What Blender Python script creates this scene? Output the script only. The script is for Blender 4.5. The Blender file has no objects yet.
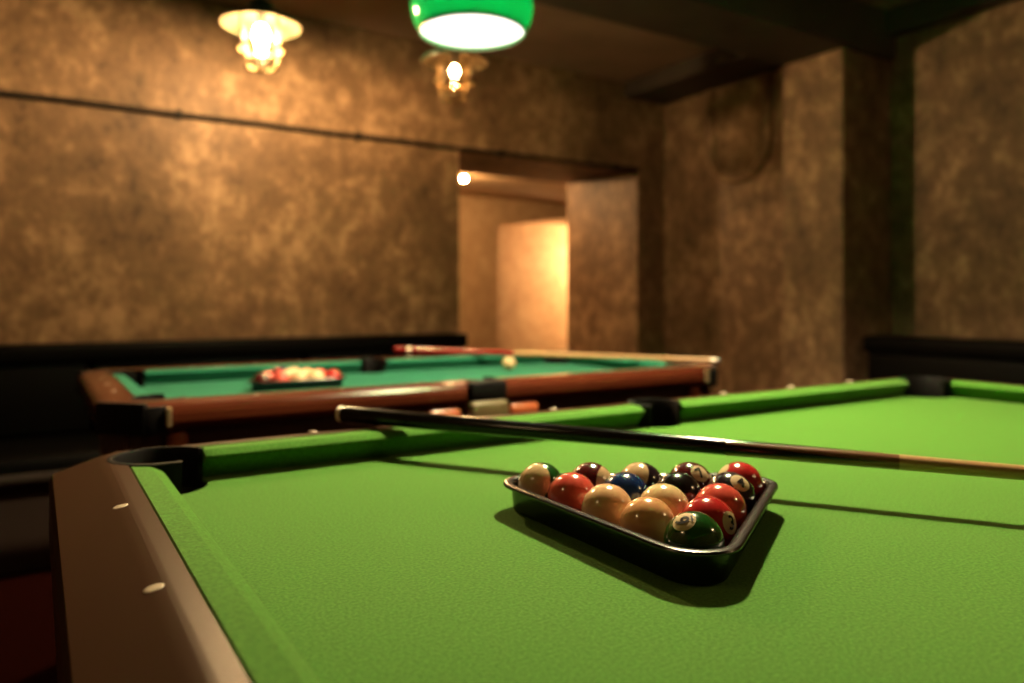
import bpy, bmesh, math, random
from mathutils import Vector, Matrix, Euler
random.seed(7)
S = bpy.context.scene
COL = S.collection
PI = math.pi
CAMZ = 1.068          # eye height above the floor
ZC = 0.80             # height of the playing cloth

# ------------------------------------------------------------------ materials
def new_mat(name):
    m = bpy.data.materials.new(name); m.use_nodes = True
    nt = m.node_tree
    for n in list(nt.nodes): nt.nodes.remove(n)
    out = nt.nodes.new('ShaderNodeOutputMaterial')
    return m, nt, out

def pbr(name, col, rough=0.5, metal=0.0, spec=0.5, coat=0.0, sheen=0.0, noise=None, bump=None, stretch=None, ramp=(0.35, 0.68)):
    """noise=(scale, second colour, detail); bump=(scale, strength, distance)"""
    m, nt, out = new_mat(name)
    b = nt.nodes.new('ShaderNodeBsdfPrincipled')
    nt.links.new(b.outputs[0], out.inputs[0])
    b.inputs['Base Color'].default_value = (*col, 1)
    b.inputs['Roughness'].default_value = rough
    b.inputs['Metallic'].default_value = metal
    b.inputs['Specular IOR Level'].default_value = spec
    b.inputs['Coat Weight'].default_value = coat
    b.inputs['Coat Roughness'].default_value = 0.06
    b.inputs['Sheen Weight'].default_value = sheen
    b.inputs['Sheen Tint'].default_value = (1.0, 0.97, 0.62, 1)
    tc = nt.nodes.new('ShaderNodeTexCoord')
    mp = nt.nodes.new('ShaderNodeMapping')
    nt.links.new(tc.outputs['Object'], mp.inputs[0])
    if stretch: mp.inputs['Scale'].default_value = stretch
    if noise:
        n = nt.nodes.new('ShaderNodeTexNoise')
        n.inputs['Scale'].default_value = noise[0]; n.inputs['Detail'].default_value = noise[2]
        nt.links.new(mp.outputs[0], n.inputs['Vector'])
        r = nt.nodes.new('ShaderNodeValToRGB')
        r.color_ramp.elements[0].position = ramp[0]; r.color_ramp.elements[1].position = ramp[1]
        r.color_ramp.elements[0].color = (*col, 1); r.color_ramp.elements[1].color = (*noise[1], 1)
        nt.links.new(n.outputs['Fac'], r.inputs[0])
        nt.links.new(r.outputs[0], b.inputs['Base Color'])
    if bump:
        n2 = nt.nodes.new('ShaderNodeTexNoise')
        n2.inputs['Scale'].default_value = bump[0]; n2.inputs['Detail'].default_value = 3
        nt.links.new(tc.outputs['Object'], n2.inputs['Vector'])
        bp = nt.nodes.new('ShaderNodeBump')
        bp.inputs['Strength'].default_value = bump[1]; bp.inputs['Distance'].default_value = bump[2]
        nt.links.new(n2.outputs['Fac'], bp.inputs['Height'])
        nt.links.new(bp.outputs[0], b.inputs['Normal'])
    return m

def emit(name, col, strength):
    m, nt, out = new_mat(name)
    e = nt.nodes.new('ShaderNodeEmission')
    e.inputs[0].default_value = (*col, 1); e.inputs[1].default_value = strength
    nt.links.new(e.outputs[0], out.inputs[0])
    return m

def plaster(name, dark, mid, light, vein=0.5):
    """sponged, cloudy wall paint with patchy brush strokes"""
    m, nt, out = new_mat(name)
    N = nt.nodes.new; L = nt.links.new
    b = N('ShaderNodeBsdfPrincipled'); L(b.outputs[0], out.inputs[0])
    b.inputs['Roughness'].default_value = 0.62; b.inputs['Specular IOR Level'].default_value = 0.3
    tc = N('ShaderNodeTexCoord')
    mp = N('ShaderNodeMapping'); mp.inputs['Scale'].default_value = (1, 1, 0.78)
    L(tc.outputs['Object'], mp.inputs[0])
    big = N('ShaderNodeTexNoise'); big.inputs['Scale'].default_value = 2.3; big.inputs['Detail'].default_value = 3
    med = N('ShaderNodeTexNoise'); med.inputs['Scale'].default_value = 11; med.inputs['Detail'].default_value = 4
    med.inputs['Distortion'].default_value = 0.25
    fin = N('ShaderNodeTexNoise'); fin.inputs['Scale'].default_value = 34; fin.inputs['Detail'].default_value = 4
    for n in (big, med, fin): L(mp.outputs[0], n.inputs['Vector'])
    r1 = N('ShaderNodeValToRGB')
    e = r1.color_ramp.elements
    e[0].position = 0.36; e[0].color = (*dark, 1); e[1].position = 0.64; e[1].color = (*light, 1)
    k = e.new(0.5); k.color = (*mid, 1)
    s1 = N('ShaderNodeMath'); s1.operation = 'MULTIPLY'; s1.inputs[1].default_value = 0.34; L(big.outputs['Fac'], s1.inputs[0])
    s2 = N('ShaderNodeMath'); s2.operation = 'MULTIPLY_ADD'; s2.inputs[1].default_value = 0.41; L(med.outputs['Fac'], s2.inputs[0]); L(s1.outputs[0], s2.inputs[2])
    s3 = N('ShaderNodeMath'); s3.operation = 'MULTIPLY_ADD'; s3.inputs[1].default_value = 0.25; L(fin.outputs['Fac'], s3.inputs[0]); L(s2.outputs[0], s3.inputs[2])
    L(s3.outputs[0], r1.inputs[0]); L(r1.outputs[0], b.inputs['Base Color'])
    bp = N('ShaderNodeBump'); bp.inputs['Strength'].default_value = vein; bp.inputs['Distance'].default_value = 0.012
    L(s2.outputs[0], bp.inputs['Height']); L(bp.outputs[0], b.inputs['Normal'])
    return m

def ball_mat(name, col, stripe=False):
    m, nt, out = new_mat(name)
    N = nt.nodes.new; L = nt.links.new
    b = N('ShaderNodeBsdfPrincipled'); L(b.outputs[0], out.inputs[0])
    b.inputs['Roughness'].default_value = 0.16; b.inputs['Coat Weight'].default_value = 0.55
    b.inputs['Coat Roughness'].default_value = 0.10
    b.inputs['Base Color'].default_value = (*col, 1)
    if stripe:
        tc = N('ShaderNodeTexCoord'); sp = N('ShaderNodeSeparateXYZ'); L(tc.outputs['Object'], sp.inputs[0])
        ab = N('ShaderNodeMath'); ab.operation = 'ABSOLUTE'; L(sp.outputs['Z'], ab.inputs[0])
        gt = N('ShaderNodeMath'); gt.operation = 'GREATER_THAN'; gt.inputs[1].default_value = BALL_R * 0.5
        L(ab.outputs[0], gt.inputs[0])
        mx = N('ShaderNodeMix'); mx.data_type = 'RGBA'
        mx.inputs[6].default_value = (*col, 1); mx.inputs[7].default_value = (*CREAM, 1)
        L(gt.outputs[0], mx.inputs[0]); L(mx.outputs[2], b.inputs['Base Color'])
    return m

BALL_R = 0.0293
CREAM = (0.50, 0.36, 0.185)

M = {}
M['wall'] = plaster('sponged brown plaster', (0.062, 0.034, 0.0165), (0.140, 0.081, 0.041), (0.30, 0.187, 0.104))
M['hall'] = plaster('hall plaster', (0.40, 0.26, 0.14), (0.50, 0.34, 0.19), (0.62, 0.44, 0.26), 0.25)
M['ceiling'] = pbr('ceiling paint', (0.21, 0.135, 0.088), 0.75, spec=0.2, noise=(3, (0.27, 0.175, 0.115), 3), bump=(14, 0.25, 0.01))
M['beam'] = pbr('dark beam paint', (0.030, 0.022, 0.015), 0.6, spec=0.3, noise=(4, (0.045, 0.033, 0.023), 3), bump=(10, 0.3, 0.01))
M['floor'] = pbr('dark red carpet', (0.020, 0.0028, 0.002), 0.95, spec=0.05, noise=(60, (0.030, 0.004, 0.003), 2), bump=(220, 0.5, 0.004))
M['cloth'] = pbr('green baize', (0.034, 0.121, 0.012), 0.9, spec=0.05, sheen=0.15, noise=(300, (0.068, 0.205, 0.026), 8), bump=(700, 0.4, 0.001), ramp=(0.36, 0.68))
M['cloth2'] = pbr('teal baize', (0.015, 0.135, 0.080), 0.93, spec=0.08, sheen=0.05, noise=(300, (0.019, 0.158, 0.095), 2), bump=(900, 0.2, 0.0006))
M['rail'] = pbr('dark brown laminate rail', (0.030, 0.0135, 0.0066), 0.36, spec=0.075, noise=(16, (0.034, 0.0150, 0.0072), 5), stretch=(1, 0.12, 1))
M['rail2'] = pbr('polished mahogany', (0.046, 0.0095, 0.004), 0.17, spec=0.4, noise=(14, (0.082, 0.019, 0.0078), 5), stretch=(0.12, 1, 1))
M['apron2'] = pbr('dark mahogany apron', (0.030, 0.009, 0.005), 0.4, noise=(14, (0.045, 0.013, 0.007), 5), stretch=(0.12, 1, 1))
M['leg2'] = pbr('brown table leg', (0.10, 0.048, 0.028), 0.45, noise=(14, (0.14, 0.068, 0.04), 5), stretch=(1, 1, 0.12))
M['corbel'] = pbr('red mahogany block', (0.30, 0.075, 0.025), 0.35, coat=0.2)
M['cabinet'] = pbr('dark table cabinet', (0.035, 0.02, 0.014), 0.5, noise=(9, (0.05, 0.03, 0.02), 4))
M['black_plastic'] = pbr('black moulded plastic', (0.010, 0.008, 0.007), 0.28, spec=0.5)
M['pocket'] = pbr('black pocket rubber', (0.003, 0.0027, 0.0025), 0.6, spec=0.12)
M['tray'] = pbr('black glossy tray plastic', (0.0045, 0.0032, 0.0024), 0.26, spec=0.45)
M['pearl'] = pbr('pearl sight', (0.46, 0.39, 0.29), 0.22, coat=0.3)
M['brass'] = pbr('dull brass', (0.42, 0.33, 0.17), 0.38, metal=0.8)
M['olive'] = pbr('olive leather', (0.085, 0.062, 0.022), 0.5)
M['leather'] = pbr('black bench leather', (0.0018, 0.0016, 0.0014), 0.5, spec=0.06, bump=(60, 0.2, 0.003))
M['benchwood'] = pbr('bench plinth wood', (0.030, 0.016, 0.010), 0.5)
M['edge'] = pbr('bench edge strip', (0.035, 0.026, 0.02), 0.4)
M['conduit'] = pbr('dark conduit', (0.010, 0.007, 0.005), 0.7, spec=0.15)
M['cue_black'] = pbr('black lacquered butt', (0.003, 0.0026, 0.0024), 0.16, spec=0.3)
M['cue_wood'] = pbr('maple shaft', (0.36, 0.215, 0.098), 0.3, coat=0.25, noise=(30, (0.43, 0.265, 0.125), 4), stretch=(1, 1, 0.05))
M['cue_rose'] = pbr('rosewood forearm', (0.13, 0.055, 0.022), 0.28, coat=0.3, noise=(30, (0.17, 0.075, 0.03), 4), stretch=(1, 1, 0.06))
M['cue_red'] = pbr('red lacquered butt', (0.20, 0.010, 0.010), 0.25, coat=0.3)
M['ivory'] = pbr('ivory ferrule', (0.82, 0.72, 0.55), 0.3)
M['tip'] = pbr('blue chalked tip', (0.05, 0.08, 0.12), 0.9)
M['ink'] = pbr('black numeral ink', (0.004, 0.003, 0.003), 0.5, spec=0.1)
M['spot'] = pbr('cream number spot', (0.46, 0.36, 0.20), 0.6, spec=0.1)
M['enamel_green'] = pbr('dark green enamel', (0.012, 0.04, 0.02), 0.3)
M['enamel_cream'] = pbr('grey enamel lining', (0.022, 0.017, 0.009), 0.5, spec=0.1)
M['wire'] = pbr('tarnished guard wire', (0.09, 0.06, 0.026), 0.5, spec=0.05)
M['cord'] = pbr('black flex', (0.012, 0.011, 0.010), 0.5)

def translucent_shade(name, face, through, tf=0.5):
    m, nt, out = new_mat(name)
    N = nt.nodes.new; L = nt.links.new
    d = N('ShaderNodeBsdfDiffuse'); d.inputs[0].default_value = (*face, 1)
    t = N('ShaderNodeBsdfTranslucent'); t.inputs[0].default_value = (*through, 1)
    g = N('ShaderNodeBsdfGlossy'); g.inputs['Roughness'].default_value = 0.08
    x = N('ShaderNodeMixShader'); x.inputs[0].default_value = tf
    y = N('ShaderNodeMixShader'); y.inputs[0].default_value = 0.05
    L(d.outputs[0], x.inputs[1]); L(t.outputs[0], x.inputs[2])
    L(x.outputs[0], y.inputs[1]); L(g.outputs[0], y.inputs[2]); L(y.outputs[0], out.inputs[0])
    return m
M['shade_green'] = translucent_shade('green cased lamp glass', (0.05, 0.40, 0.14), (0.0, 0.092, 0.020), 0.62)
def thin_glass(name):
    m, nt, out = new_mat(name)
    N = nt.nodes.new; L = nt.links.new
    t = N('ShaderNodeBsdfTransparent'); t.inputs[0].default_value = (0.97, 0.95, 0.9, 1)
    g = N('ShaderNodeBsdfGlossy'); g.inputs['Roughness'].default_value = 0.0
    x = N('ShaderNodeMixShader'); x.inputs[0].default_value = 0.02
    L(t.outputs[0], x.inputs[1]); L(g.outputs[0], x.inputs[2]); L(x.outputs[0], out.inputs[0])
    return m
M['glass'] = thin_glass('clear lantern glass')
WARM = (1.0, 0.66, 0.32)
M['bulb_main'] = emit('billiard bulb', (1.0, 0.77, 0.46), 2950)
M['opal'] = emit('lit opal glass', (1.0, 0.93, 0.80), 2.6)
M['bulb_far'] = emit('billiard bulb far', (1.0, 0.80, 0.52), 75)
M['bulb_cage'] = emit('lantern bulb', WARM, 3500)
M['bulb_dim'] = emit('dim lantern bulb', (1.0, 0.50, 0.18), 700)
M['fill_side'] = emit('side fill bulb', WARM, 260)
M['fill_rear'] = emit('rear fill bulb', WARM, 600)
M['bulb_hall'] = emit('hall bulb', (1.0, 0.58, 0.25), 5400)
M['bulb_niche'] = emit('niche bulb', (1.0, 0.66, 0.34), 6000)

# ------------------------------------------------------------------ helpers
def link(name, bm, mats, parent=None, loc=(0, 0, 0), rot=(0, 0, 0), smooth=False, angle=None):
    me = bpy.data.meshes.new(name)
    bmesh.ops.recalc_face_normals(bm, faces=bm.faces[:])
    bm.to_mesh(me); bm.free()
    if not isinstance(mats, (list, tuple)): mats = [mats]
    for m in mats: me.materials.append(m)
    if smooth or angle:
        for p in me.polygons: p.use_smooth = True
        if angle: me.set_sharp_from_angle(angle=angle)
    o = bpy.data.objects.new(name, me); COL.objects.link(o)
    o.location = loc; o.rotation_euler = rot
    if parent: o.parent = parent
    return o

def tag(o, label=None, cat=None, group=None, kind=None):
    if label: o['label'] = label
    if cat: o['category'] = cat
    if group: o['group'] = group
    if kind: o['kind'] = kind
    return o

def thing(name, label, cat, loc=(0, 0, 0), rot=(0, 0, 0), group=None):
    o = bpy.data.objects.new(name, None); COL.objects.link(o)
    o.empty_display_size = 0.05
    o.location = loc; o.rotation_euler = rot
    return tag(o, label, cat, group)

def copy_tree(o, parent=None):
    c = o.copy(); COL.objects.link(c)
    if parent: c.parent = parent
    for ch in list(o.children): copy_tree(ch, c)
    return c

def box(bm, x0, x1, y0, y1, z0, z1, bevel=0.0, seg=2, mi=0):
    t = bmesh.new()
    vs = [t.verts.new(p) for p in ((x0,y0,z0),(x1,y0,z0),(x1,y1,z0),(x0,y1,z0),(x0,y0,z1),(x1,y0,z1),(x1,y1,z1),(x0,y1,z1))]
    for f in ((0,3,2,1),(4,5,6,7),(0,1,5,4),(1,2,6,5),(2,3,7,6),(3,0,4,7)): t.faces.new([vs[i] for i in f])
    if bevel: bmesh.ops.bevel(t, geom=t.edges[:], offset=bevel, segments=seg, affect='EDGES', profile=0.5)
    merge(bm, t, mi)

def merge(bm, t, mi=0, mat=None):
    if mat is not None: bmesh.ops.transform(t, matrix=mat, verts=t.verts[:])
    mp = {v: bm.verts.new(v.co) for v in t.verts}
    for f in t.faces:
        try:
            nf = bm.faces.new([mp[v] for v in f.verts]); nf.material_index = mi if mi else f.material_index
        except ValueError: pass
    t.free()

def lathe(bm, prof, seg=48, mi=0, close=False):
    """prof = [(r, z)] turned around the z axis"""
    rings = []
    for r, z in prof:
        if r < 1e-6: rings.append([bm.verts.new((0, 0, z))])
        else: rings.append([bm.verts.new((r*math.cos(2*PI*i/seg), r*math.sin(2*PI*i/seg), z)) for i in range(seg)])
    for a, b in zip(rings, rings[1:]):
        for i in range(seg):
            j = (i+1) % seg
            if len(a) == 1 and len(b) == 1: continue
            if len(a) == 1: f = bm.faces.new((a[0], b[i], b[j]))
            elif len(b) == 1: f = bm.faces.new((a[i], a[j], b[0]))
            else: f = bm.faces.new((a[i], a[j], b[j], b[i]))
            f.material_index = mi

def tube(bm, pts, r, seg=10, closed=False, mi=0):
    pts = [Vector(p) for p in pts]; n = len(pts); rings = []
    up = Vector((0, 0, 1))
    prev = None
    for i, p in enumerate(pts):
        if closed: d = pts[(i+1) % n] - pts[i-1]
        else: d = pts[min(i+1, n-1)] - pts[max(i-1, 0)]
        d.normalize()
        if prev is None:
            a = d.cross(up)
            if a.length < 1e-4: a = d.cross(Vector((1, 0, 0)))
        else:
            a = prev - d * prev.dot(d)
        a.normalize(); prev = a; b = d.cross(a)
        rr = r[i] if isinstance(r, (list, tuple)) else r
        rings.append([bm.verts.new(p + rr*(math.cos(2*PI*k/seg)*a + math.sin(2*PI*k/seg)*b)) for k in range(seg)])
    m = n if closed else n-1
    for i in range(m):
        A, B = rings[i], rings[(i+1) % n]
        for k in range(seg):
            f = bm.faces.new((A[k], A[(k+1) % seg], B[(k+1) % seg], B[k])); f.material_index = mi
    if not closed:
        bm.faces.new(rings[0][::-1]).material_index = mi; bm.faces.new(rings[-1]).material_index = mi

def loft(bm, loops, close_start=True, close_end=True, mi=0):
    R = [[bm.verts.new(p) for p in lp] for lp in loops]
    for A, B in zip(R, R[1:]):
        n = len(A)
        for i in range(n):
            f = bm.faces.new((A[i], A[(i+1) % n], B[(i+1) % n], B[i])); f.material_index = mi
    if close_start: bm.faces.new(R[0][::-1]).material_index = mi
    if close_end: bm.faces.new(R[-1]).material_index = mi

def cylinder_bm(cx, cy, r, z0, z1, seg=48):
    bm = bmesh.new()
    loft(bm, [[(cx+r*math.cos(2*PI*i/seg), cy+r*math.sin(2*PI*i/seg), z) for i in range(seg)] for z in (z0, z1)])
    return bm

def boolean(o, cutters):
    """cut the given bmeshes out of an object's mesh"""
    tmp = []
    for k, c in enumerate(cutters):
        me = bpy.data.meshes.new('cut'); bmesh.ops.recalc_face_normals(c, faces=c.faces[:]); c.to_mesh(me); c.free()
        t = bpy.data.objects.new('cut', me); COL.objects.link(t); tmp.append(t)
        t.matrix_world = o.matrix_world
        if o.parent:
            t.parent = o.parent
        md = o.modifiers.new('b', 'BOOLEAN'); md.object = t; md.operation = 'DIFFERENCE'; md.solver = 'EXACT'
    bpy.context.view_layer.update()
    dg = bpy.context.evaluated_depsgraph_get()
    me = bpy.data.meshes.new_from_object(o.evaluated_get(dg))
    me.name = o.name
    o.modifiers.clear(); o.data = me
    for t in tmp: bpy.data.objects.remove(t, do_unlink=True)

# ------------------------------------------------------------------ camera
cam_d = bpy.data.cameras.new('camera'); cam = bpy.data.objects.new('camera', cam_d); COL.objects.link(cam)
YAW = math.radians(-32.2)
cam.location = (0, 0, CAMZ); cam.rotation_euler = (PI/2, 0, YAW)
cam_d.sensor_width = 36; cam_d.lens = 757/1024*36; cam_d.shift_y = -41.5/1024
cam_d.clip_start = 0.02
cam_d.dof.use_dof = True; cam_d.dof.focus_distance = 0.76; cam_d.dof.aperture_fstop = 2.7; cam_d.dof.aperture_blades = 0
S.camera = cam
FWD = Vector((-math.sin(YAW), math.cos(YAW), 0)); RGT = Vector((math.cos(YAW), math.sin(YAW), 0)); UP = Vector((0, 0, 1))

# ------------------------------------------------------------------ the room
R_U, B_V = 3.81, 4.0                    # right wall and back wall
L_U, F_V = -1.7, -1.6
CEIL = CAMZ + 1.50
DU0, DU1, DH, DT = 2.145, 3.55, CAMZ + 0.918, 0.82      # doorway

def struct(name, bm, m, smooth=False):
    o = link(name, bm, m, smooth=smooth); o['kind'] = 'structure'; return o

b = bmesh.new(); box(b, L_U-.3, R_U+.3, F_V-.3, B_V+DT, -0.1, 0.0); struct('floor', b, M['floor'])
b = bmesh.new(); box(b, L_U-.3, R_U+.3, F_V-.3, B_V+.02, CEIL, CEIL+0.1); struct('ceiling', b, M['ceiling'])
b = bmesh.new()                                                                   # thick back wall with the doorway cut in it
prof = [(L_U-.3, 0), (DU0, 0), (DU0, DH), (DU1, DH), (DU1, 0), (R_U+.3, 0), (R_U+.3, CEIL+.1), (L_U-.3, CEIL+.1)]
loft(b, [[(x, y, z) for x, z in prof] for y in (B_V, B_V+DT)])
struct('wall_back', b, M['wall'])
b = bmesh.new(); box(b, R_U, R_U+.3, F_V-.3, B_V, 0, CEIL+.1); struct('wall_right', b, M['wall'])
b = bmesh.new(); box(b, L_U-.3, L_U, F_V-.3, B_V, 0, CEIL+.1); struct('wall_left', b, M['wall'])
b = bmesh.new(); box(b, L_U, R_U, F_V-.3, F_V, 0, CEIL+.1); struct('wall_front', b, M['wall'])
CU, CV0, CV1 = 3.396, 2.306, 2.67       # masonry pier and the beam it carries
BEAMZ = CAMZ + 1.26
b = bmesh.new(); box(b, CU, R_U, CV0, CV1, 0, BEAMZ, 0.012); struct('wall_pier', b, M['wall'])
b = bmesh.new(); box(b, L_U, R_U, CV0-.03, CV1, BEAMZ, CEIL, 0.01); struct('ceiling_beam', b, M['beam'])
b = bmesh.new(); box(b, R_U-.10, R_U, F_V, CV0-.03, CAMZ+1.37, CEIL, 0.01); struct('trim_1', b, M['beam'])
# dark soffit box along the right wall, and a U-shaped plaster moulding under it
b = bmesh.new(); box(b, 3.43, R_U, CV1, B_V, CAMZ+1.39, CEIL, 0.01); struct('trim_2', b, M['beam'])
b = bmesh.new()
tube(b, [(R_U-.004, 3.32-.23, CAMZ+1.39), (R_U-.004, 3.32-.23, CAMZ+1.2)] + [(R_U-.004, 3.32+.23*math.cos(a), CAMZ+1.0+.23*math.sin(a)) for a in [PI + PI*i/18 for i in range(19)]] + [(R_U-.004, 3.32+.23, CAMZ+1.2), (R_U-.004, 3.32+.23, CAMZ+1.39)], .034, 10)
struct('trim_3', b, M['wall'], True)

# hall beyond the doorway
HC = CAMZ + 1.03; HV = 6.6; H0 = B_V + DT
b = bmesh.new(); box(b, 1.0, 6.7, H0, 8.0, -.1, 0); struct('floor_hall', b, M['floor'])
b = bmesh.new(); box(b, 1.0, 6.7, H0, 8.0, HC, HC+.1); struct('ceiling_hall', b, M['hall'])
b = bmesh.new()
NU0, NU1, NH = 3.99, 6.1, CAMZ + 0.80
hp = [(1.0, 0), (NU0, 0), (NU0, NH-.06)] + [(NU0+(NU1-NU0)*i/16, NH-.06+.14*math.sin(PI*i/16)) for i in range(1, 16)] + [(NU1, NH-.06), (NU1, 0), (6.7, 0), (6.7, HC), (1.0, HC)]
loft(b, [[(x, y, z) for x, z in hp] for y in (HV, HV+.5)])
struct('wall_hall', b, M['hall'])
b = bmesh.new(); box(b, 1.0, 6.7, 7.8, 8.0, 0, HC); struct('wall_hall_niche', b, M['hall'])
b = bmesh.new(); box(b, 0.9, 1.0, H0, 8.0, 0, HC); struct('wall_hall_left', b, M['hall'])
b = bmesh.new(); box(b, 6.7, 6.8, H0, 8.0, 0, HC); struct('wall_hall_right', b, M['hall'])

# conduit along the back wall
cd = thing('conduit_pipe', 'dark conduit running along the back wall at door head height', 'pipe', (L_U, B_V, CAMZ+.903))
b = bmesh.new(); n = 24
tube(b, [(5.25*i/n, -.016, .002*math.sin(i*1.7)) for i in range(n+1)], 0.013, 10); link('pipe', b, M['conduit'], cd, smooth=True)
for i in range(6):
    b = bmesh.new(); box(b, -.014, .014, -.034, 0, -.021, .021, .004); link('clip', b, M['conduit'], cd, (.45+.92*i, 0, 0))

# ------------------------------------------------------------------ benches
def bench(label, length, loc, rot):
    """local frame: x along the wall, y away from it"""
    t = thing('bench', label, 'bench', loc, rot)
    b = bmesh.new(); box(b, 0, length, .04, .48, .0, .36, .01); link('plinth', b, M['benchwood'], t)
    b = bmesh.new(); box(b, 0, length, .02, .57, .36, .47, .035, 3); link('seat', b, M['leather'], t, angle=.6)
    b = bmesh.new(); box(b, 0.01, length-.01, .545, .585, .375, .405, .006); link('edge_strip', b, M['edge'], t)
    n = max(2, round(length/.95)); w = length/n
    for i in range(n):
        b = bmesh.new(); box(b, w*i+.004, w*(i+1)-.004, .03, .13, .47, .80, .03, 3); link('back_cushion', b, M['leather'], t, angle=.6)
    b = bmesh.new(); box(b, -.005, length+.005, .0, .15, .79, .875, .022, 3); link('top_rail', b, M['leather'], t, angle=.6)
    return t
bench('long black upholstered wall bench under the brown back wall', DU0-.02-L_U, (DU0-.02, B_V, 0), (0, 0, PI))
bench('black upholstered wall bench on the right, ending at the plaster pier', 3.4, (R_U-.20, CV0-.06-3.4, 0.02), (0, 0, PI/2))

# ------------------------------------------------------------------ pool tables
def ring(a, bb, o, z, c=.045):
    """octagon around the nose rectangle (half sizes a, bb), pushed out by o"""
    c = min(c, o-.004)
    e = a+c; f = bb+c; A = a+o; B = bb+o
    k = (o-c)*.10
    pts = []
    for sx, sy in ((1, 1), (-1, 1), (-1, -1), (1, -1)):
        q = [(sx*A, sy*(f-k)), (sx*(e-k), sy*B)]
        if sx*sy < 0: q.reverse()
        pts += q
    return [(x, y, z) for x, y in pts]

def cushion(name, m, parent, x0, x1, dirn, nose, z_nose=.036, z_back=.045, w=.0402, cut0=.0, cut1=.0):
    """runs along local x from x0 to x1 with the nose at y=0 and its back at y=w; placed by dirn (matrix)"""
    prof = [(.000, .0335), (.0005, .0362), (.003, .0382), (.0145, .0440), (.0382, z_back), (w, z_back-.0022), (w, .0), (.0275, .0), (.0150, .0165)]
    b = bmesh.new(); L = x1-x0; ns = 2
    loops = []
    for t, shrink in ((0, .004), (.006/L, .0012), (.014/L, 0), (1-.014/L, 0), (1-.006/L, .0012), (1, .004)):
        lp = []
        for y, z in prof:
            sk = shrink*(1-y/w*.6)
            s = (cut0*(y/w))*(1-t) - (cut1*(y/w))*t
            lp.append((x0+L*t - s, y+sk if y < w*.6 else y, z*(1-sk*3)))
        loops.append(lp)
    loft(b, loops)
    bmesh.ops.transform(b, matrix=dirn, verts=b.verts[:])
    return link(name, b, m, parent, angle=.28)

def sphere_bm(r, seg=16, rings=8):
    b = bmesh.new(); bmesh.ops.create_uvsphere(b, u_segments=seg, v_segments=rings, radius=r); return b

def pool_table(label, loc, a, bb, rail_prof, mats, far=False):
    t = thing('pool_table', label, 'pool table', (*loc, 0))
    cl, rl = mats
    o_back = .041
    cp_r, sp_r = (.064, .055) if not far else (.056, .050)
    cpo, spo = -.004, .036
    corners = [(sx*(a+cpo), sy*(bb+cpo)) for sx in (-1, 1) for sy in (-1, 1)]
    sides = [(0, sy*(bb+spo)) for sy in (-1, 1)]
    holes = [(x, y, cp_r) for x, y in corners] + [(x, y, sp_r) for x, y in sides]
    # slate bed under cloth
    b = bmesh.new(); box(b, -a-o_back-.012, a+o_back+.012, -bb-o_back-.012, bb+o_back+.012, ZC-.03, ZC)
    bed = link('bed_cloth', b, cl, t)
    boolean(bed, [cylinder_bm(x, y, r, ZC-.1, ZC+.1, 56) for x, y, r in holes])
    # wooden rails
    b = bmesh.new()
    loft(b, [ring(a, bb, o, ZC+z) for o, z in rail_prof], False, False)
    # close the ring along its inner side
    n = 8; bm_in = ring(a, bb, rail_prof[0][0], ZC+rail_prof[0][1]); bm_out = ring(a, bb, rail_prof[-1][0], ZC+rail_prof[-1][1])
    b.verts.ensure_lookup_table()
    last = (len(rail_prof)-1)*8
    for i in range(8):
        j = (i+1) % 8
        b.faces.new((b.verts[i], b.verts[last+i], b.verts[last+j], b.verts[j]))
    fr = link('rail_frame', b, rl, t)
    boolean(fr, [cylinder_bm(x, y, r+.0025, ZC-.3, ZC+.2, 56) for x, y, r in holes])
    bv = fr.modifiers.new('soft', 'BEVEL'); bv.width = .0018; bv.segments = 2; bv.limit_method = 'ANGLE'; bv.angle_limit = .75
    for pl in fr.data.polygons: pl.use_smooth = True
    fr.data.set_sharp_from_angle(angle=.13)
    wn = fr.modifiers.new('wn', 'WEIGHTED_NORMAL'); wn.keep_sharp = True
    # cushions
    g = cp_r + .004; h = sp_r + .002
    T = Matrix.Translation; Rz = lambda k: Matrix.Rotation(k, 4, 'Z')
    for s in (0, PI):
        for x0, x1, c0, c1 in ((-a+g, -h, .006, .002), (h, a-g, .002, .006)):
            cushion('cushion', cl, t, x0, x1, Rz(s) @ T((0, bb, ZC)), 0, cut0=c0, cut1=c1)
    for s in (PI/2, -PI/2):
        cushion('cushion', cl, t, -bb+g, bb-g, Rz(s) @ T((0, a, ZC)), 0, cut0=.006, cut1=.006)
    # pockets: liner wall with a lip, and the cup
    for x, y, r in holes:
        b = bmesh.new()
        ang = math.atan2(y if abs(x) > .01 else (1 if y > 0 else -1), x if abs(x) > .01 else 0)
        open_half = .80 if abs(x) > .01 else .86
        # wall behind the mouth
        seg = 40; lo = ang-PI+open_half; hi = ang+PI-open_half
        top = ZC + (.0466 if abs(x) > .01 else .0475)
        prof = [(r-.006, ZC-.004), (r-.005, top-.004), (r-.003, top), (r+.0015, top), (r+.0035, top-.0008), (r+.001, top-.003), (r+.0005, ZC-.05)]
        loops = []
        for i in range(seg+1):
            q = lo+(hi-lo)*i/seg
            loops.append([(x+rr*math.cos(q), y+rr*math.sin(q), z) for rr, z in prof])
        loft(b, loops)
        pk = link('pocket', b, M['pocket'], t, angle=.7)
        b = bmesh.new(); lathe(b, [(r-.0005, ZC-.003), (r-.004, ZC-.004), (r-.007, ZC-.06), (r*.6, ZC-.12), (0, ZC-.125)], 40)
        bmesh.ops.transform(b, matrix=Matrix.Translation((x, y, 0)), verts=b.verts[:])
        link('pocket_cup', b, M['pocket'], pk, smooth=True)
    return t, holes

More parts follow.
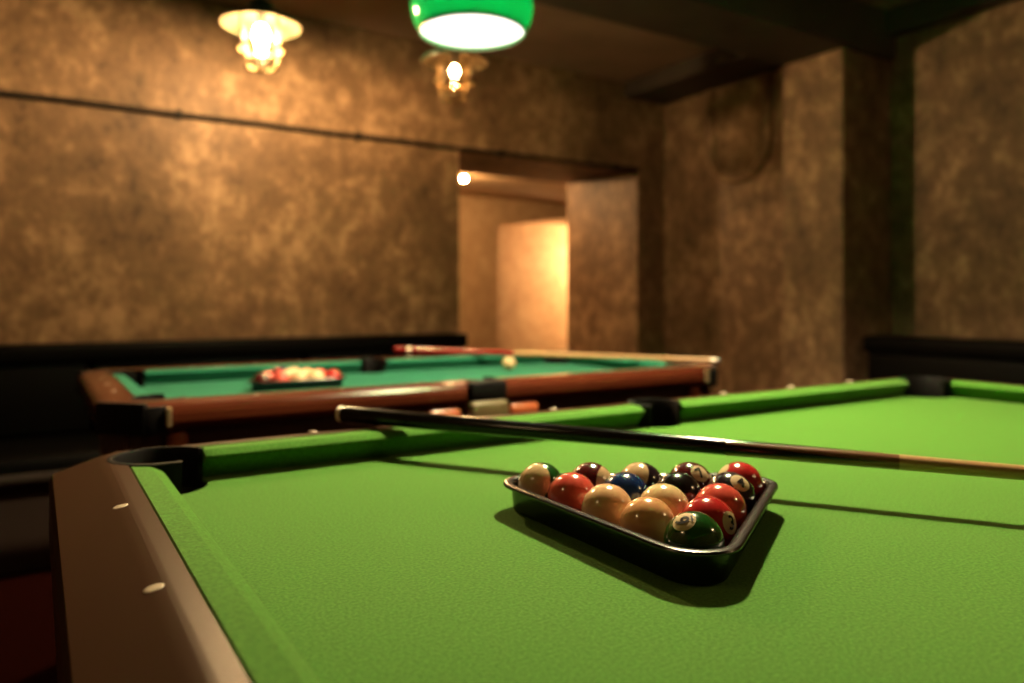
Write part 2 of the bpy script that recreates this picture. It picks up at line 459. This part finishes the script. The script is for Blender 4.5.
# --- the near table: low rails sloping away from a crest, mother-of-pearl sights on the crest
NC = (1.137, .695); NA, NB = .99, .495
near, nholes = pool_table('near pool table with bright green cloth and brown laminate rails', NC, NA, NB,
    [(.041, .0455), (.056, .0455), (.062, .0451), (.068, .0441), (.074, .0425), (.127, .0265), (.131, .018), (.131, -.055), (.115, -.075), (.041, -.075)], (M['cloth'], M['rail']))
def sight(x, y, o, m=M['pearl'], r=.0062, zz=None):
    b = bmesh.new(); lathe(b, [(r, 0), (r*.97, .0008), (r*.7, .0012), (0, .0014)], 20)
    z = ZC + .0455 - max(0, o-.064)*.30
    return b, (x, y, z)
def sights(t, a, bb, o, z0, tilt, r, o2=None, z2=None, tilt2=0, end_step=None, end_off=0, tall=1.0):
    if o2 is None: o2, z2 = o, z0
    n = 0
    for s in (-1, 1):
        for k in (-3, -2, -1, 1, 2, 3):
            b = bmesh.new(); lathe(b, [(r, -.001), (r, .0010*tall), (r*.8, .0024*tall), (r*.45, .0031*tall), (0, .0033*tall)], 20)
            link('sight', b, M['pearl'], t, (k*a/4, s*(bb+o), ZC+z0), (-s*tilt, 0, 0), smooth=True)
        for k in (-1, 0, 1):
            b = bmesh.new(); lathe(b, [(r, -.001), (r, .0004), (r*.8, .0009), (0, .0011)], 20)
            link('sight', b, M['pearl'], t, (s*(a+o2), k*(end_step or bb/2)+end_off, ZC+z2), (0, s*tilt2, 0), smooth=True)
sights(near, NA, NB, .0655, .0454, .15, .0080, .0690, .0436, .21, .275, -.048)
b = bmesh.new()
lp = [ring(NA, NB, o, z) for o, z in ((.10, ZC-.075), (.095, ZC-.20), (.06, ZC-.34), (.06, ZC-.36))]
loft(b, lp); link('cabinet', b, M['cabinet'], near)
for sx in (-1, 1):
    for sy in (-1, 1):
        b = bmesh.new()
        cx, cy = sx*(NA-.10), sy*(NB-.10)
        loft(b, [[(cx+px*w, cy+py*w, z) for px, py in ((-1,-1),(1,-1),(1,1),(-1,1))] for w, z in ((.075, .03), (.075, .05), (.095, ZC-.36))])
        lg = link('leg', b, M['cabinet'], near)
        b = bmesh.new(); lathe(b, [(0, 0), (.055, 0), (.058, .01), (.05, .03), (0, .03)], 24); link('foot', b, M['black_plastic'], lg, (cx, cy, 0), smooth=False)

# --- the far table: mahogany bullnose rails over a dark apron
FC = (1.06, 2.265); FA, FB = .825, .365
bull = [(.041, .0455), (.098, .0470), (.108, .0455), (.117, .041), (.123, .033), (.126, .022), (.126, .004), (.122, -.008), (.112, -.016), (.041, -.016)]
far, fholes = pool_table('far pool table with teal cloth and polished mahogany rails', FC, FA, FB, bull, (M['cloth2'], M['rail2']), True)
sights(far, FA, FB, .074, .0462, 0, .0050, tall=.3)
b = bmesh.new(); loft(b, [ring(FA, FB, o, z) for o, z in ((.085, ZC-.016), (.085, ZC-.10), (.075, ZC-.135), (.060, ZC-.15))]); link('apron', b, M['apron2'], far, angle=.5)
for sx in (-1, 1):
    for sy in (-1, 1):
        b = bmesh.new(); cx, cy = sx*(FA-.005), sy*(FB-.005)
        tb = []
        # fluted square leg
        def flute(w, z):
            pts = []
            for k in range(4):
                c, s = math.cos(k*PI/2), math.sin(k*PI/2)
                for i in range(12):
                    u = -1 + 2*i/12
                    d = 1 - (.05 if i % 3 == 1 else 0)
                    px, py = d, u
                    pts.append((cx+w*(px*c-py*s), cy+w*(px*s+py*c), z))
            return pts
        loft(b, [flute(.050, .02), flute(.050, .10), flute(.060, .12), flute(.068, ZC-.16), flute(.075, ZC-.15), flute(.075, ZC-.03)])
        link('leg', b, M['leg2'], far)
        # metal corner plate on the cut corner
        b = bmesh.new(); box(b, -.006, .006, -.010, .010, -.012, .030, .003)
        link('corner_bracket', b, M['brass'], far, (sx*(FA-.008), sy*(FB+.124), ZC+.006), (0, 0, 0))
for sx in (-1, 1):                      # dark leather over the cut corners
    for sy in (-1, 1):
        k = .081*.10
        mx, my = (FA+.126 + FA+.045-k)/2, (FB+.126 + FB+.045-k)/2
        b = bmesh.new(); box(b, -.062, .062, -.012, .004, -.022, .0482, .005); link('corner_cap', b, M['pocket'], far, (sx*mx, sy*my, ZC), (0, 0, math.atan2(sy, sx)-PI/2), angle=.6)
        b = bmesh.new(); box(b, -.022, .022, -.008, .010, -.020, .040, .004); link('corner_sleeve', b, M['pocket'], far, (sx*(FA+.017), sy*(FB+.119), ZC), angle=.6)
for sy in (-1, 1):                      # leather box of the side pockets, with a red block on either side
    b = bmesh.new(); box(b, -.060, .060, -.030, .022, -.088, -.004, .012, 3); link('pocket_box', b, M['olive'], far, (-.022, sy*(FB+.118), ZC), angle=.6)
    b = bmesh.new(); box(b, -.058, .058, -.02, .016, -.003, .049, .008, 3); link('pocket_cap', b, M['pocket'], far, (-.022, sy*(FB+.118), ZC), angle=.6)
    for sx in (-1, 1):
        b = bmesh.new(); box(b, -.05, .05, -.03, .012, -.065, -.018, .016, 3); link('block', b, M['corbel'], far, (sx*.125-.022, sy*(FB+.095), ZC), angle=.6)
        b = bmesh.new(); box(b, -.022, .022, -.02, .012, -.066, -.020, .014, 3); link('block', b, M['corbel'], far, (sx*(FA-.03), sy*(FB+.090), ZC), angle=.6)

# ------------------------------------------------------------------ ball trays
SP = .0635
H3 = SP*math.sqrt(3)/2
def tri_loop(off, z, n=9):
    side = 4*SP; hh = side*math.sqrt(3)/2
    vs = [(-hh/3, side/2), (-hh/3, -side/2), (2*hh/3, 0)]
    pts = []
    for k, (x, y) in enumerate(vs):
        a0 = {0: PI/3, 1: PI, 2: -PI/3}[k]
        for i in range(n):
            q = a0 + (2*PI/3)*i/(n-1)
            pts.append((x+off*math.cos(q), y+off*math.sin(q), z))
    return pts
def tray(label, loc, rot, scale):
    t = thing('ball_tray', label, 'ball tray', loc, rot)
    t.scale = (scale,)*3
    b = bmesh.new()
    loft(b, [tri_loop(o, z) for o, z in ((.0322, .0), (.034, .0012), (.0352, .004), (.0375, .031), (.0388, .0345), (.0365, .0352), (.0345, .033), (.0322, .006), (.030, .0026), (.02, .0012))])
    bd = link('body', b, M['tray'], t, angle=.6)
    b = bmesh.new()
    loops = [tri_loop(o, z) for o, z in ((.0378, .0335), (.0445, .0330), (.0466, .0318), (.0478, .0325), (.0480, .0342), (.0466, .0362), (.0440, .0368), (.0395, .0366), (.0372, .0355))]
    loft(b, loops + [loops[0]], False, False)
    bmesh.ops.remove_doubles(b, verts=b.verts[:], dist=1e-6)
    link('rim', b, M['tray'], t, angle=.7)
    return t
TC = (.6165, .667)
nt_ = tray('black plastic ball tray on the bright green near table', (TC[0]-.001, TC[1]-.003, ZC+.0006), (0, 0, 0), 1.0)
nt_.scale = (.98, 1.03, 1)
FT = (.671, 2.335); FS = .0535/.0635
tray('black ball tray full of balls on the teal far table', (*FT, ZC+.0006), (0, 0, PI/2), FS)

# ------------------------------------------------------------------ balls
COLR = {
 'green': (0.006, 0.052, 0.006), 'red': (0.36, 0.016, 0.016), 'salmon': (0.50, 0.070, 0.048), 'peach': (0.56, 0.29, 0.125),
 'peach2': (0.58, 0.36, 0.185), 'yellow': (0.59, 0.43, 0.215), 'maroon': (0.060, 0.006, 0.006), 'purple': (0.012, 0.006, 0.010), 'blue': (0.004, 0.018, 0.075),
 'black': (0.004, 0.003, 0.003), 'cream': CREAM}
BM = {}
def bmat(c, s):
    if (c, s) not in BM: BM[(c, s)] = ball_mat(f'{c} ball resin' + (' with stripe' if s else ''), COLR[c], s)
    return BM[(c, s)]
sb = bmesh.new(); bmesh.ops.create_uvsphere(sb, u_segments=48, v_segments=28, radius=BALL_R)
_p = link('pool_ball', sb, M['ink'], smooth=True); BALL_ME = _p.data; bpy.data.objects.remove(_p)
meshes = {}
def ball_mesh(c, s):
    if (c, s) not in meshes:
        me = BALL_ME.copy(); me.materials.clear(); me.materials.append(bmat(c, s)); me.name = 'pool_ball'; meshes[(c, s)] = me
    return meshes[(c, s)]
CAMP = Vector((0, 0, CAMZ))
def view_dir(c, v):
    """a direction given as (right, up, towards the lens) at point c"""
    w = (CAMP - Vector(c)).normalized(); r = UP.cross(w).normalized() ; u = w.cross(r)
    return (r*v[0] + u*v[1] + w*v[2]).normalized(), r, u, w
def add_number(ball, txt, d, updir):
    """cream spot with a numeral, both lying on the ball; d and updir in world axes"""
    up = (updir - d*updir.dot(d)).normalized(); rt = up.cross(d).normalized()
    R = BALL_R
    b = bmesh.new(); n = 32; rows = 5; rs = .0120
    c0 = b.verts.new(d*(R+.00012)); prev = None
    for k in range(1, rows+1):
        ph = (rs/R)*k/rows
        rg = [b.verts.new((d*math.cos(ph) + (rt*math.cos(2*PI*i/n)+up*math.sin(2*PI*i/n))*math.sin(ph))*(R+.00012)) for i in range(n)]
        for i in range(n):
            j = (i+1) % n
            if prev is None: b.faces.new((c0, rg[i], rg[j]))
            else: b.faces.new((prev[i], rg[i], rg[j], prev[j]))
        prev = rg
    sp = link('number_spot', b, M['spot'], ball, smooth=True)
    if not txt: return
    cu = bpy.data.curves.new('numeral', 'FONT'); cu.body = txt; cu.size = .0200; cu.align_x = 'CENTER'; cu.align_y = 'CENTER'; cu.offset = .0004
    to = bpy.data.objects.new('numeral', cu); COL.objects.link(to); bpy.context.view_layer.update()
    me = bpy.data.meshes.new_from_object(to.evaluated_get(bpy.context.evaluated_depsgraph_get()))
    bpy.data.objects.remove(to)
    b = bmesh.new(); b.from_mesh(me)
    bmesh.ops.triangulate(b, faces=b.faces[:]); bmesh.ops.subdivide_edges(b, edges=b.edges[:], cuts=3)
    if txt == '6':                      # underline
        t = bmesh.new(); box(t, -.0044, .0044, -.0102, -.0084, 0, .0001); 
        bmesh.ops.subdivide_edges(t, edges=t.edges[:], cuts=3); merge(b, t)
    xs = [v.co.x for v in b.verts]; ys = [v.co.y for v in b.verts]
    ox, oy = (max(xs)+min(xs))/2, (max(ys)+min(ys))/2
    for v in b.verts:
        x, y = v.co.x-ox, v.co.y-oy
        v.co = (d + rt*(x/R) + up*(y/R)).normalized()*(R+.00055)
    nm = link('numeral', b, M['ink'], sp)
def make_ball(loc, c, s=False, axis=None, label='', group=None, scale=1.0):
    o = bpy.data.objects.new('pool_ball', ball_mesh(c, s)); COL.objects.link(o)
    o.location = loc; o.scale = (scale,)*3
    if axis is not None:
        o.rotation_mode = 'QUATERNION'; o.rotation_quaternion = Vector((0, 0, 1)).rotation_difference(axis)
    return tag(o, label, 'pool ball', group)
def lattice(col, k):
    """col 0 = the flat side on the left, k counts from the back towards the camera"""
    return (-4*H3/3 + col*H3, 2*SP - col*SP/2 - k*SP)
near_balls = [
 # col, k, colour, striped, stripe pole (right, up, towards lens), number, (spot dir), (number up dir)
 (0, 0, 'green', True, (-.60, .22, .77), None, 'cream ball with green stripe at the left corner of the near tray'),
 (0, 1, 'salmon', False, None, None, 'plain salmon red ball second from the left corner of the near tray'),
 (0, 2, 'peach2', False, None, None, 'peach ball between the salmon red and the orange ball in the near tray'),
 (0, 3, 'peach', False, None, None, 'plain orange ball beside the green six in the near tray'),
 (0, 4, 'green', False, None, ('6', (-.33, .66, .67), (-.95, -.25, 0)), 'green number six ball at the front corner of the near tray'),
 (1, 0, 'maroon', True, (.93, -.05, .30), None, 'maroon ball with cream end on the back row of the near tray'),
 (1, 1, 'blue', False, None, None, 'dark blue ball in the middle of the near tray'),
 (1, 2, 'yellow', False, None, None, 'pale yellow ball in the middle of the near tray'),
 (1, 3, 'red', False, None, ('3', (.80, .13, .58), (-.05, 1, 0)), 'red number three ball behind the green six'),
 (2, 0, 'purple', True, (-.62, .42, .62), None, 'cream ball with dark purple stripe on the back row of the near tray'),
 (2, 1, 'black', False, None, None, 'black ball in the middle of the near tray'),
 (2, 2, 'salmon', False, None, None, 'plain salmon red ball on the right side, behind the red three'),
 (3, 0, 'maroon', False, None, ('7', (.42, .54, .72), (-.45, .9, 0)), 'maroon number seven ball on the back row of the near tray'),
 (3, 1, 'purple', False, None, ('4', (.40, .60, .69), (.2, .98, 0)), 'dark purple number four ball on the right side of the near tray'),
 (4, 0, 'red', False, None, ('', (-.76, .56, .32), (0, 1, 0)), 'red ball with a cream spot at the right back corner of the near tray'),
]
for col, k, c, st, ax, num, lab in near_balls:
    x, y = lattice(col, k)
    loc = (TC[0]+x*.985, TC[1]-.004+y*1.04, ZC+.0024+BALL_R)
    axis = view_dir(loc, ax)[0] if ax else None
    o = make_ball(loc, c, st, axis, lab, 'balls in the near tray')
    if num:
        d, r, u, w = view_dir(loc, num[1])
        up = r*num[2][0] + u*num[2][1]
        add_number(o, num[0], d, up)
# the rack on the far table
fcol = [['maroon', 'salmon', 'peach2', 'yellow', 'red'], ['salmon', 'peach', 'yellow', 'salmon'], ['maroon', 'yellow', 'peach'], ['red', 'peach2'], ['blue']]
FR = .0260; fs = FR/BALL_R
for col in range(5):
    for k in range(5-col):
        x, y = lattice(col, k); x, y = x*FS, y*FS
        x, y = -y, x                                     # turned a quarter like its tray
        c = fcol[col][k]
        nice = {'salmon': 'salmon red', 'peach2': 'peach', 'peach': 'orange'}.get(c, c)
        row = ['front', 'second', 'third', 'fourth'][col] if col < 4 else ''
        pos = {0: 'leftmost', 5-col-1: 'rightmost'}.get(k, ['', 'second from the left', 'middle' if col == 0 else 'third from the left', 'fourth from the left', ''][k])
        lab = f'{nice} ball, {pos} in the {row} row of the far tray' if col < 4 else 'blue ball at the back apex of the far tray'
        make_ball((FT[0]+x, FT[1]+y, ZC+.0030*FS+FR), c, False, None, lab, 'balls in the far tray', fs)
o = make_ball((1.53, 2.45, ZC+.0006+FR), 'cream', False, None, 'lone cream cue ball on the teal far table', None, fs)
bpy.data.objects[o.name].name = 'cue_ball'

# ------------------------------------------------------------------ cues
def cue(label, p0, p1, parts):
    """p0 = butt end, p1 = tip end; parts = [(name, material, s0, s1, r0, r1)]"""
    p0, p1 = Vector(p0), Vector(p1); d = p1-p0; L = d.length
    t = thing('pool_cue', label, 'cue', p0, d.to_track_quat('Z', 'Y').to_euler())
    for nm, m, s0, s1, r0, r1 in parts:
        b = bmesh.new()
        rows = 8
        pr = [(0, s0*L)] + [(r0+(r1-r0)*i/rows, (s0+(s1-s0)*i/rows)*L) for i in range(rows+1)] + [(0, s1*L)]
        lathe(b, pr, 24); link(nm, b, m, t, angle=.6)
    return t
dcue = Vector((.543, -.840)).normalized()
P0 = Vector((.462, 1.311)); P1 = P0 + dcue*1.45
crest = ZC+.0475
near_cue = cue('black and maple cue lying across the near table behind the ball tray', (P0.x, P0.y, crest+.0165), (P1.x, P1.y, crest+.0070), [
    ('butt_cap', M['ivory'], 0, .006, .0142, .0150), ('butt', M['cue_black'], .006, .465, .0152, .0113),
    ('forearm', M['cue_rose'], .465, .615, .0113, .0100), ('shaft', M['cue_wood'], .615, .978, .0100, .0065), ('ferrule', M['ivory'], .978, .993, .0065, .0064), ('tip', M['tip'], .993, 1, .0064, .005)])
# pointed black splices over the start of the forearm
b = bmesh.new()
L = 1.45
for k in range(4):
    q0 = PI/2*k; n = 12
    A = []; 
    for i in range(n+1):
        s = .465 + .14*i/n; rr = (.0113 + (.0100-.0113)*(s-.465)/.15) + .0002
        wv = .62*(1-i/n) + .004
        A.append([(rr*math.cos(q0+e*wv), rr*math.sin(q0+e*wv), s*L) for e in (-1, -.5, 0, .5, 1)])
    V = [[b.verts.new(p) for p in row] for row in A]
    for r0, r1 in zip(V, V[1:]):
        for i in range(4): b.faces.new((r0[i], r0[i+1], r1[i+1], r1[i]))
link('splice', b, M['cue_black'], near_cue, smooth=True)
cue('red butted cue lying across the far teal table', (1.265, 2.915, ZC+.0475+.0150), (2.07, 1.893, ZC+.0475+.0060), [
    ('butt', M['cue_red'], 0, .045, .0132, .0130), ('ring', M['ivory'], .045, .060, .0132, .0132), ('butt_sleeve', M['cue_red'], .060, .40, .0130, .0110),
    ('shaft', M['cue_wood'], .40, .975, .0110, .0065), ('ferrule', M['ivory'], .975, .992, .0066, .0065), ('tip', M['tip'], .992, 1, .0064, .005)])

# ------------------------------------------------------------------ lamps
def billiard_lamp(label, x, y, zr, bulb, bs=1.0, opal=None):
    """green glass shade, rim at height zr"""
    t = thing('pendant_lamp', label, 'pendant lamp', (x, y, zr))
    b = bmesh.new()
    pr = [(.183, 0), (.196, .022), (.209, .055), (.214, .090), (.209, .122), (.192, .152), (.160, .176), (.115, .193), (.070, .202), (.042, .206)]
    lathe(b, pr, 64); sh = link('shade', b, M['shade_green'], t, smooth=True)
    b = bmesh.new(); tube(b, [(.183*math.cos(2*PI*i/64), .183*math.sin(2*PI*i/64), 0) for i in range(64)], .0028, 8, True); link('shade_rim', b, M['brass'], sh, smooth=True)
    if opal:
        b = bmesh.new(); lathe(b, [(0, .010), (.10, .011), (.1835, .014), (.184, .017), (.10, .014), (0, .013)], 64); link('diffuser', b, opal, t, smooth=True)
    b = bmesh.new(); lathe(b, [(r*bs, .11+(z-.11)*bs) for r, z in ((0, .045), (.03, .05), (.065, .07), (.085, .10), (.082, .13), (.06, .155))] + [(.03*bs, .17), (0, .175)], 32); link('bulb', b, bulb, t, smooth=True)
    b = bmesh.new(); lathe(b, [(.03, .17), (.046, .200), (.046, .215), (.03, .235), (.018, .25), (0, .252)], 32); link('gallery', b, M['brass'], t, angle=.7)
    b = bmesh.new(); tube(b, [(0, 0, .25), (0, 0, CEIL-zr-.02)], .005, 10); link('cord', b, M['cord'], t, smooth=True)
    b = bmesh.new(); lathe(b, [(0, -.045), (.02, -.043), (.05, -.02), (.055, 0), (0, 0)], 32); link('ceiling_rose', b, M['brass'], t, (0, 0, CEIL-zr), smooth=True)
    return t
billiard_lamp('green glass pendant lamp glowing over the far table', 1.296, 2.32, CAMZ+.934, M['bulb_far'], 1.0, M['opal'])
billiard_lamp('green glass pendant lamp hung over the near table', 1.36, 1.42, CAMZ+.93, M['bulb_main'], .65)

def cage_lamp(label, x, y, zr, bulb, bs=1.0):
    t = thing('cage_lamp', label, 'cage lamp', (x, y, zr))
    b = bmesh.new(); pr = [(.156, -.004), (.158, 0), (.150, .012), (.120, .030), (.080, .044), (.055, .052), (.050, .085), (.030, .10), (0, .102)]
    lathe(b, pr, 48); sh = link('shade', b, M['enamel_green'], t, smooth=True)
    b = bmesh.new(); lathe(b, [(.155, -.003), (.148, .009), (.119, .026), (.080, .040), (.0, .046)], 48); link('shade_lining', b, M['enamel_cream'], sh, smooth=True)
    b = bmesh.new(); lathe(b, [(0, -.045-.037*bs), (.014*bs, -.045-.034*bs), (.027*bs, -.045-.017*bs), (.031*bs, -.045), (.026*bs, -.045+.023*bs), (.016*bs, -.045+.042*bs), (0, -.045+.043*bs)], 24); link('bulb', b, bulb, t, smooth=True)
    b = bmesh.new(); lathe(b, [(0, -.045+.0435*bs), (.012, -.045+.0435*bs), (.014, .02), (.018, .045), (0, .046)], 24); link('socket', b, M['cord'], t, smooth=False)
    b = bmesh.new(); lathe(b, [(.062, .03), (.062, -.10), (.050, -.128), (.025, -.138), (0, -.14)], 32); link('glass_jar', b, M['glass'], t, smooth=True)
    for k in range(4):
        q = PI/2*k + .45
        pts = [(r*math.cos(q), r*math.sin(q), z) for r, z in ((.095, .028), (.094, -.05), (.088, -.115), (.070, -.160), (.035, -.178), (0, -.182))]
        b = bmesh.new(); tube(b, pts, .0052, 8); link('guard_wire', b, M['wire'], t, smooth=True)
    for r, z in ((.0905, -.095), (.060, -.168)):
        b = bmesh.new(); tube(b, [(r*math.cos(2*PI*i/40), r*math.sin(2*PI*i/40), z) for i in range(40)], .0070, 8, True); link('guard_ring', b, M['wire'], t, smooth=True)
    b = bmesh.new(); tube(b, [(0, 0, .10), (0, 0, CEIL-zr-.01)], .009, 12); link('stem', b, M['enamel_green'], t, smooth=True)
    b = bmesh.new(); lathe(b, [(0, -.03), (.03, -.028), (.05, -.012), (.052, 0), (0, 0)], 24); link('ceiling_rose', b, M['enamel_green'], t, (0, 0, CEIL-zr), smooth=True)
    return t
cage_lamp('caged lantern lamp burning brightly near the left, before the back wall', .775, 3.14, CAMZ+1.113, M['bulb_cage'])
cage_lamp('dim caged lantern lamp half hidden behind the green pendant', 1.66, 3.14, CAMZ+1.113, M['bulb_dim'], .6)

cage_lamp('unseen fill lamp built as a caged lantern near the left wall', -1.0, .9, CAMZ+1.125, M['fill_side'])  # extra lamp put in out of view to brighten the walls
cage_lamp('unseen fill lamp built as a caged lantern behind the near table', 2.4, -.5, CAMZ+1.125, M['fill_rear'])  # added fill for the near right wall, pier face and second ball highlight
def hall_lamp(label, x, y, z, bulb, r=.029, top=None):
    top = top or HC
    t = thing('ceiling_lamp', label, 'ceiling lamp', (x, y, z))
    b = bmesh.new(); lathe(b, [(0, -r)] + [(r*math.sin(PI*i/12), -r*math.cos(PI*i/12)) for i in range(1, 11)] + [(r*.4, r)], 24); link('bulb', b, bulb, t, smooth=True)
    b = bmesh.new(); lathe(b, [(r*.55, r*.8), (r*.5, top-z-.012), (r*1.3, top-z-.010), (r*1.3, top-z), (0, top-z)], 24); link('holder', b, M['cord'], t, smooth=False)
    return t
hall_lamp('bare glowing bulb on the hall ceiling just inside the doorway', 2.885, 5.30, CAMZ+.965, M['bulb_hall'], .018)
hall_lamp('bulb in the far niche of the hall out of sight to the right', 6.35, 7.25, CAMZ+.62, M['bulb_niche'], .029)

# ------------------------------------------------------------------ world and colour
w = bpy.data.worlds.new('night'); S.world = w; w.use_nodes = True
w.node_tree.nodes['Background'].inputs[0].default_value = (0.02, 0.015, 0.01, 1)
w.node_tree.nodes['Background'].inputs[1].default_value = 0.2
S.view_settings.view_transform = 'Standard'; S.view_settings.look = 'None'
S.view_settings.exposure = 0.0; S.view_settings.gamma = 1.0; S.view_settings.use_curve_mapping = False
S.cycles.use_denoising = True
S.cycles.max_bounces = 8
S.cycles.sample_clamp_indirect = 8.0
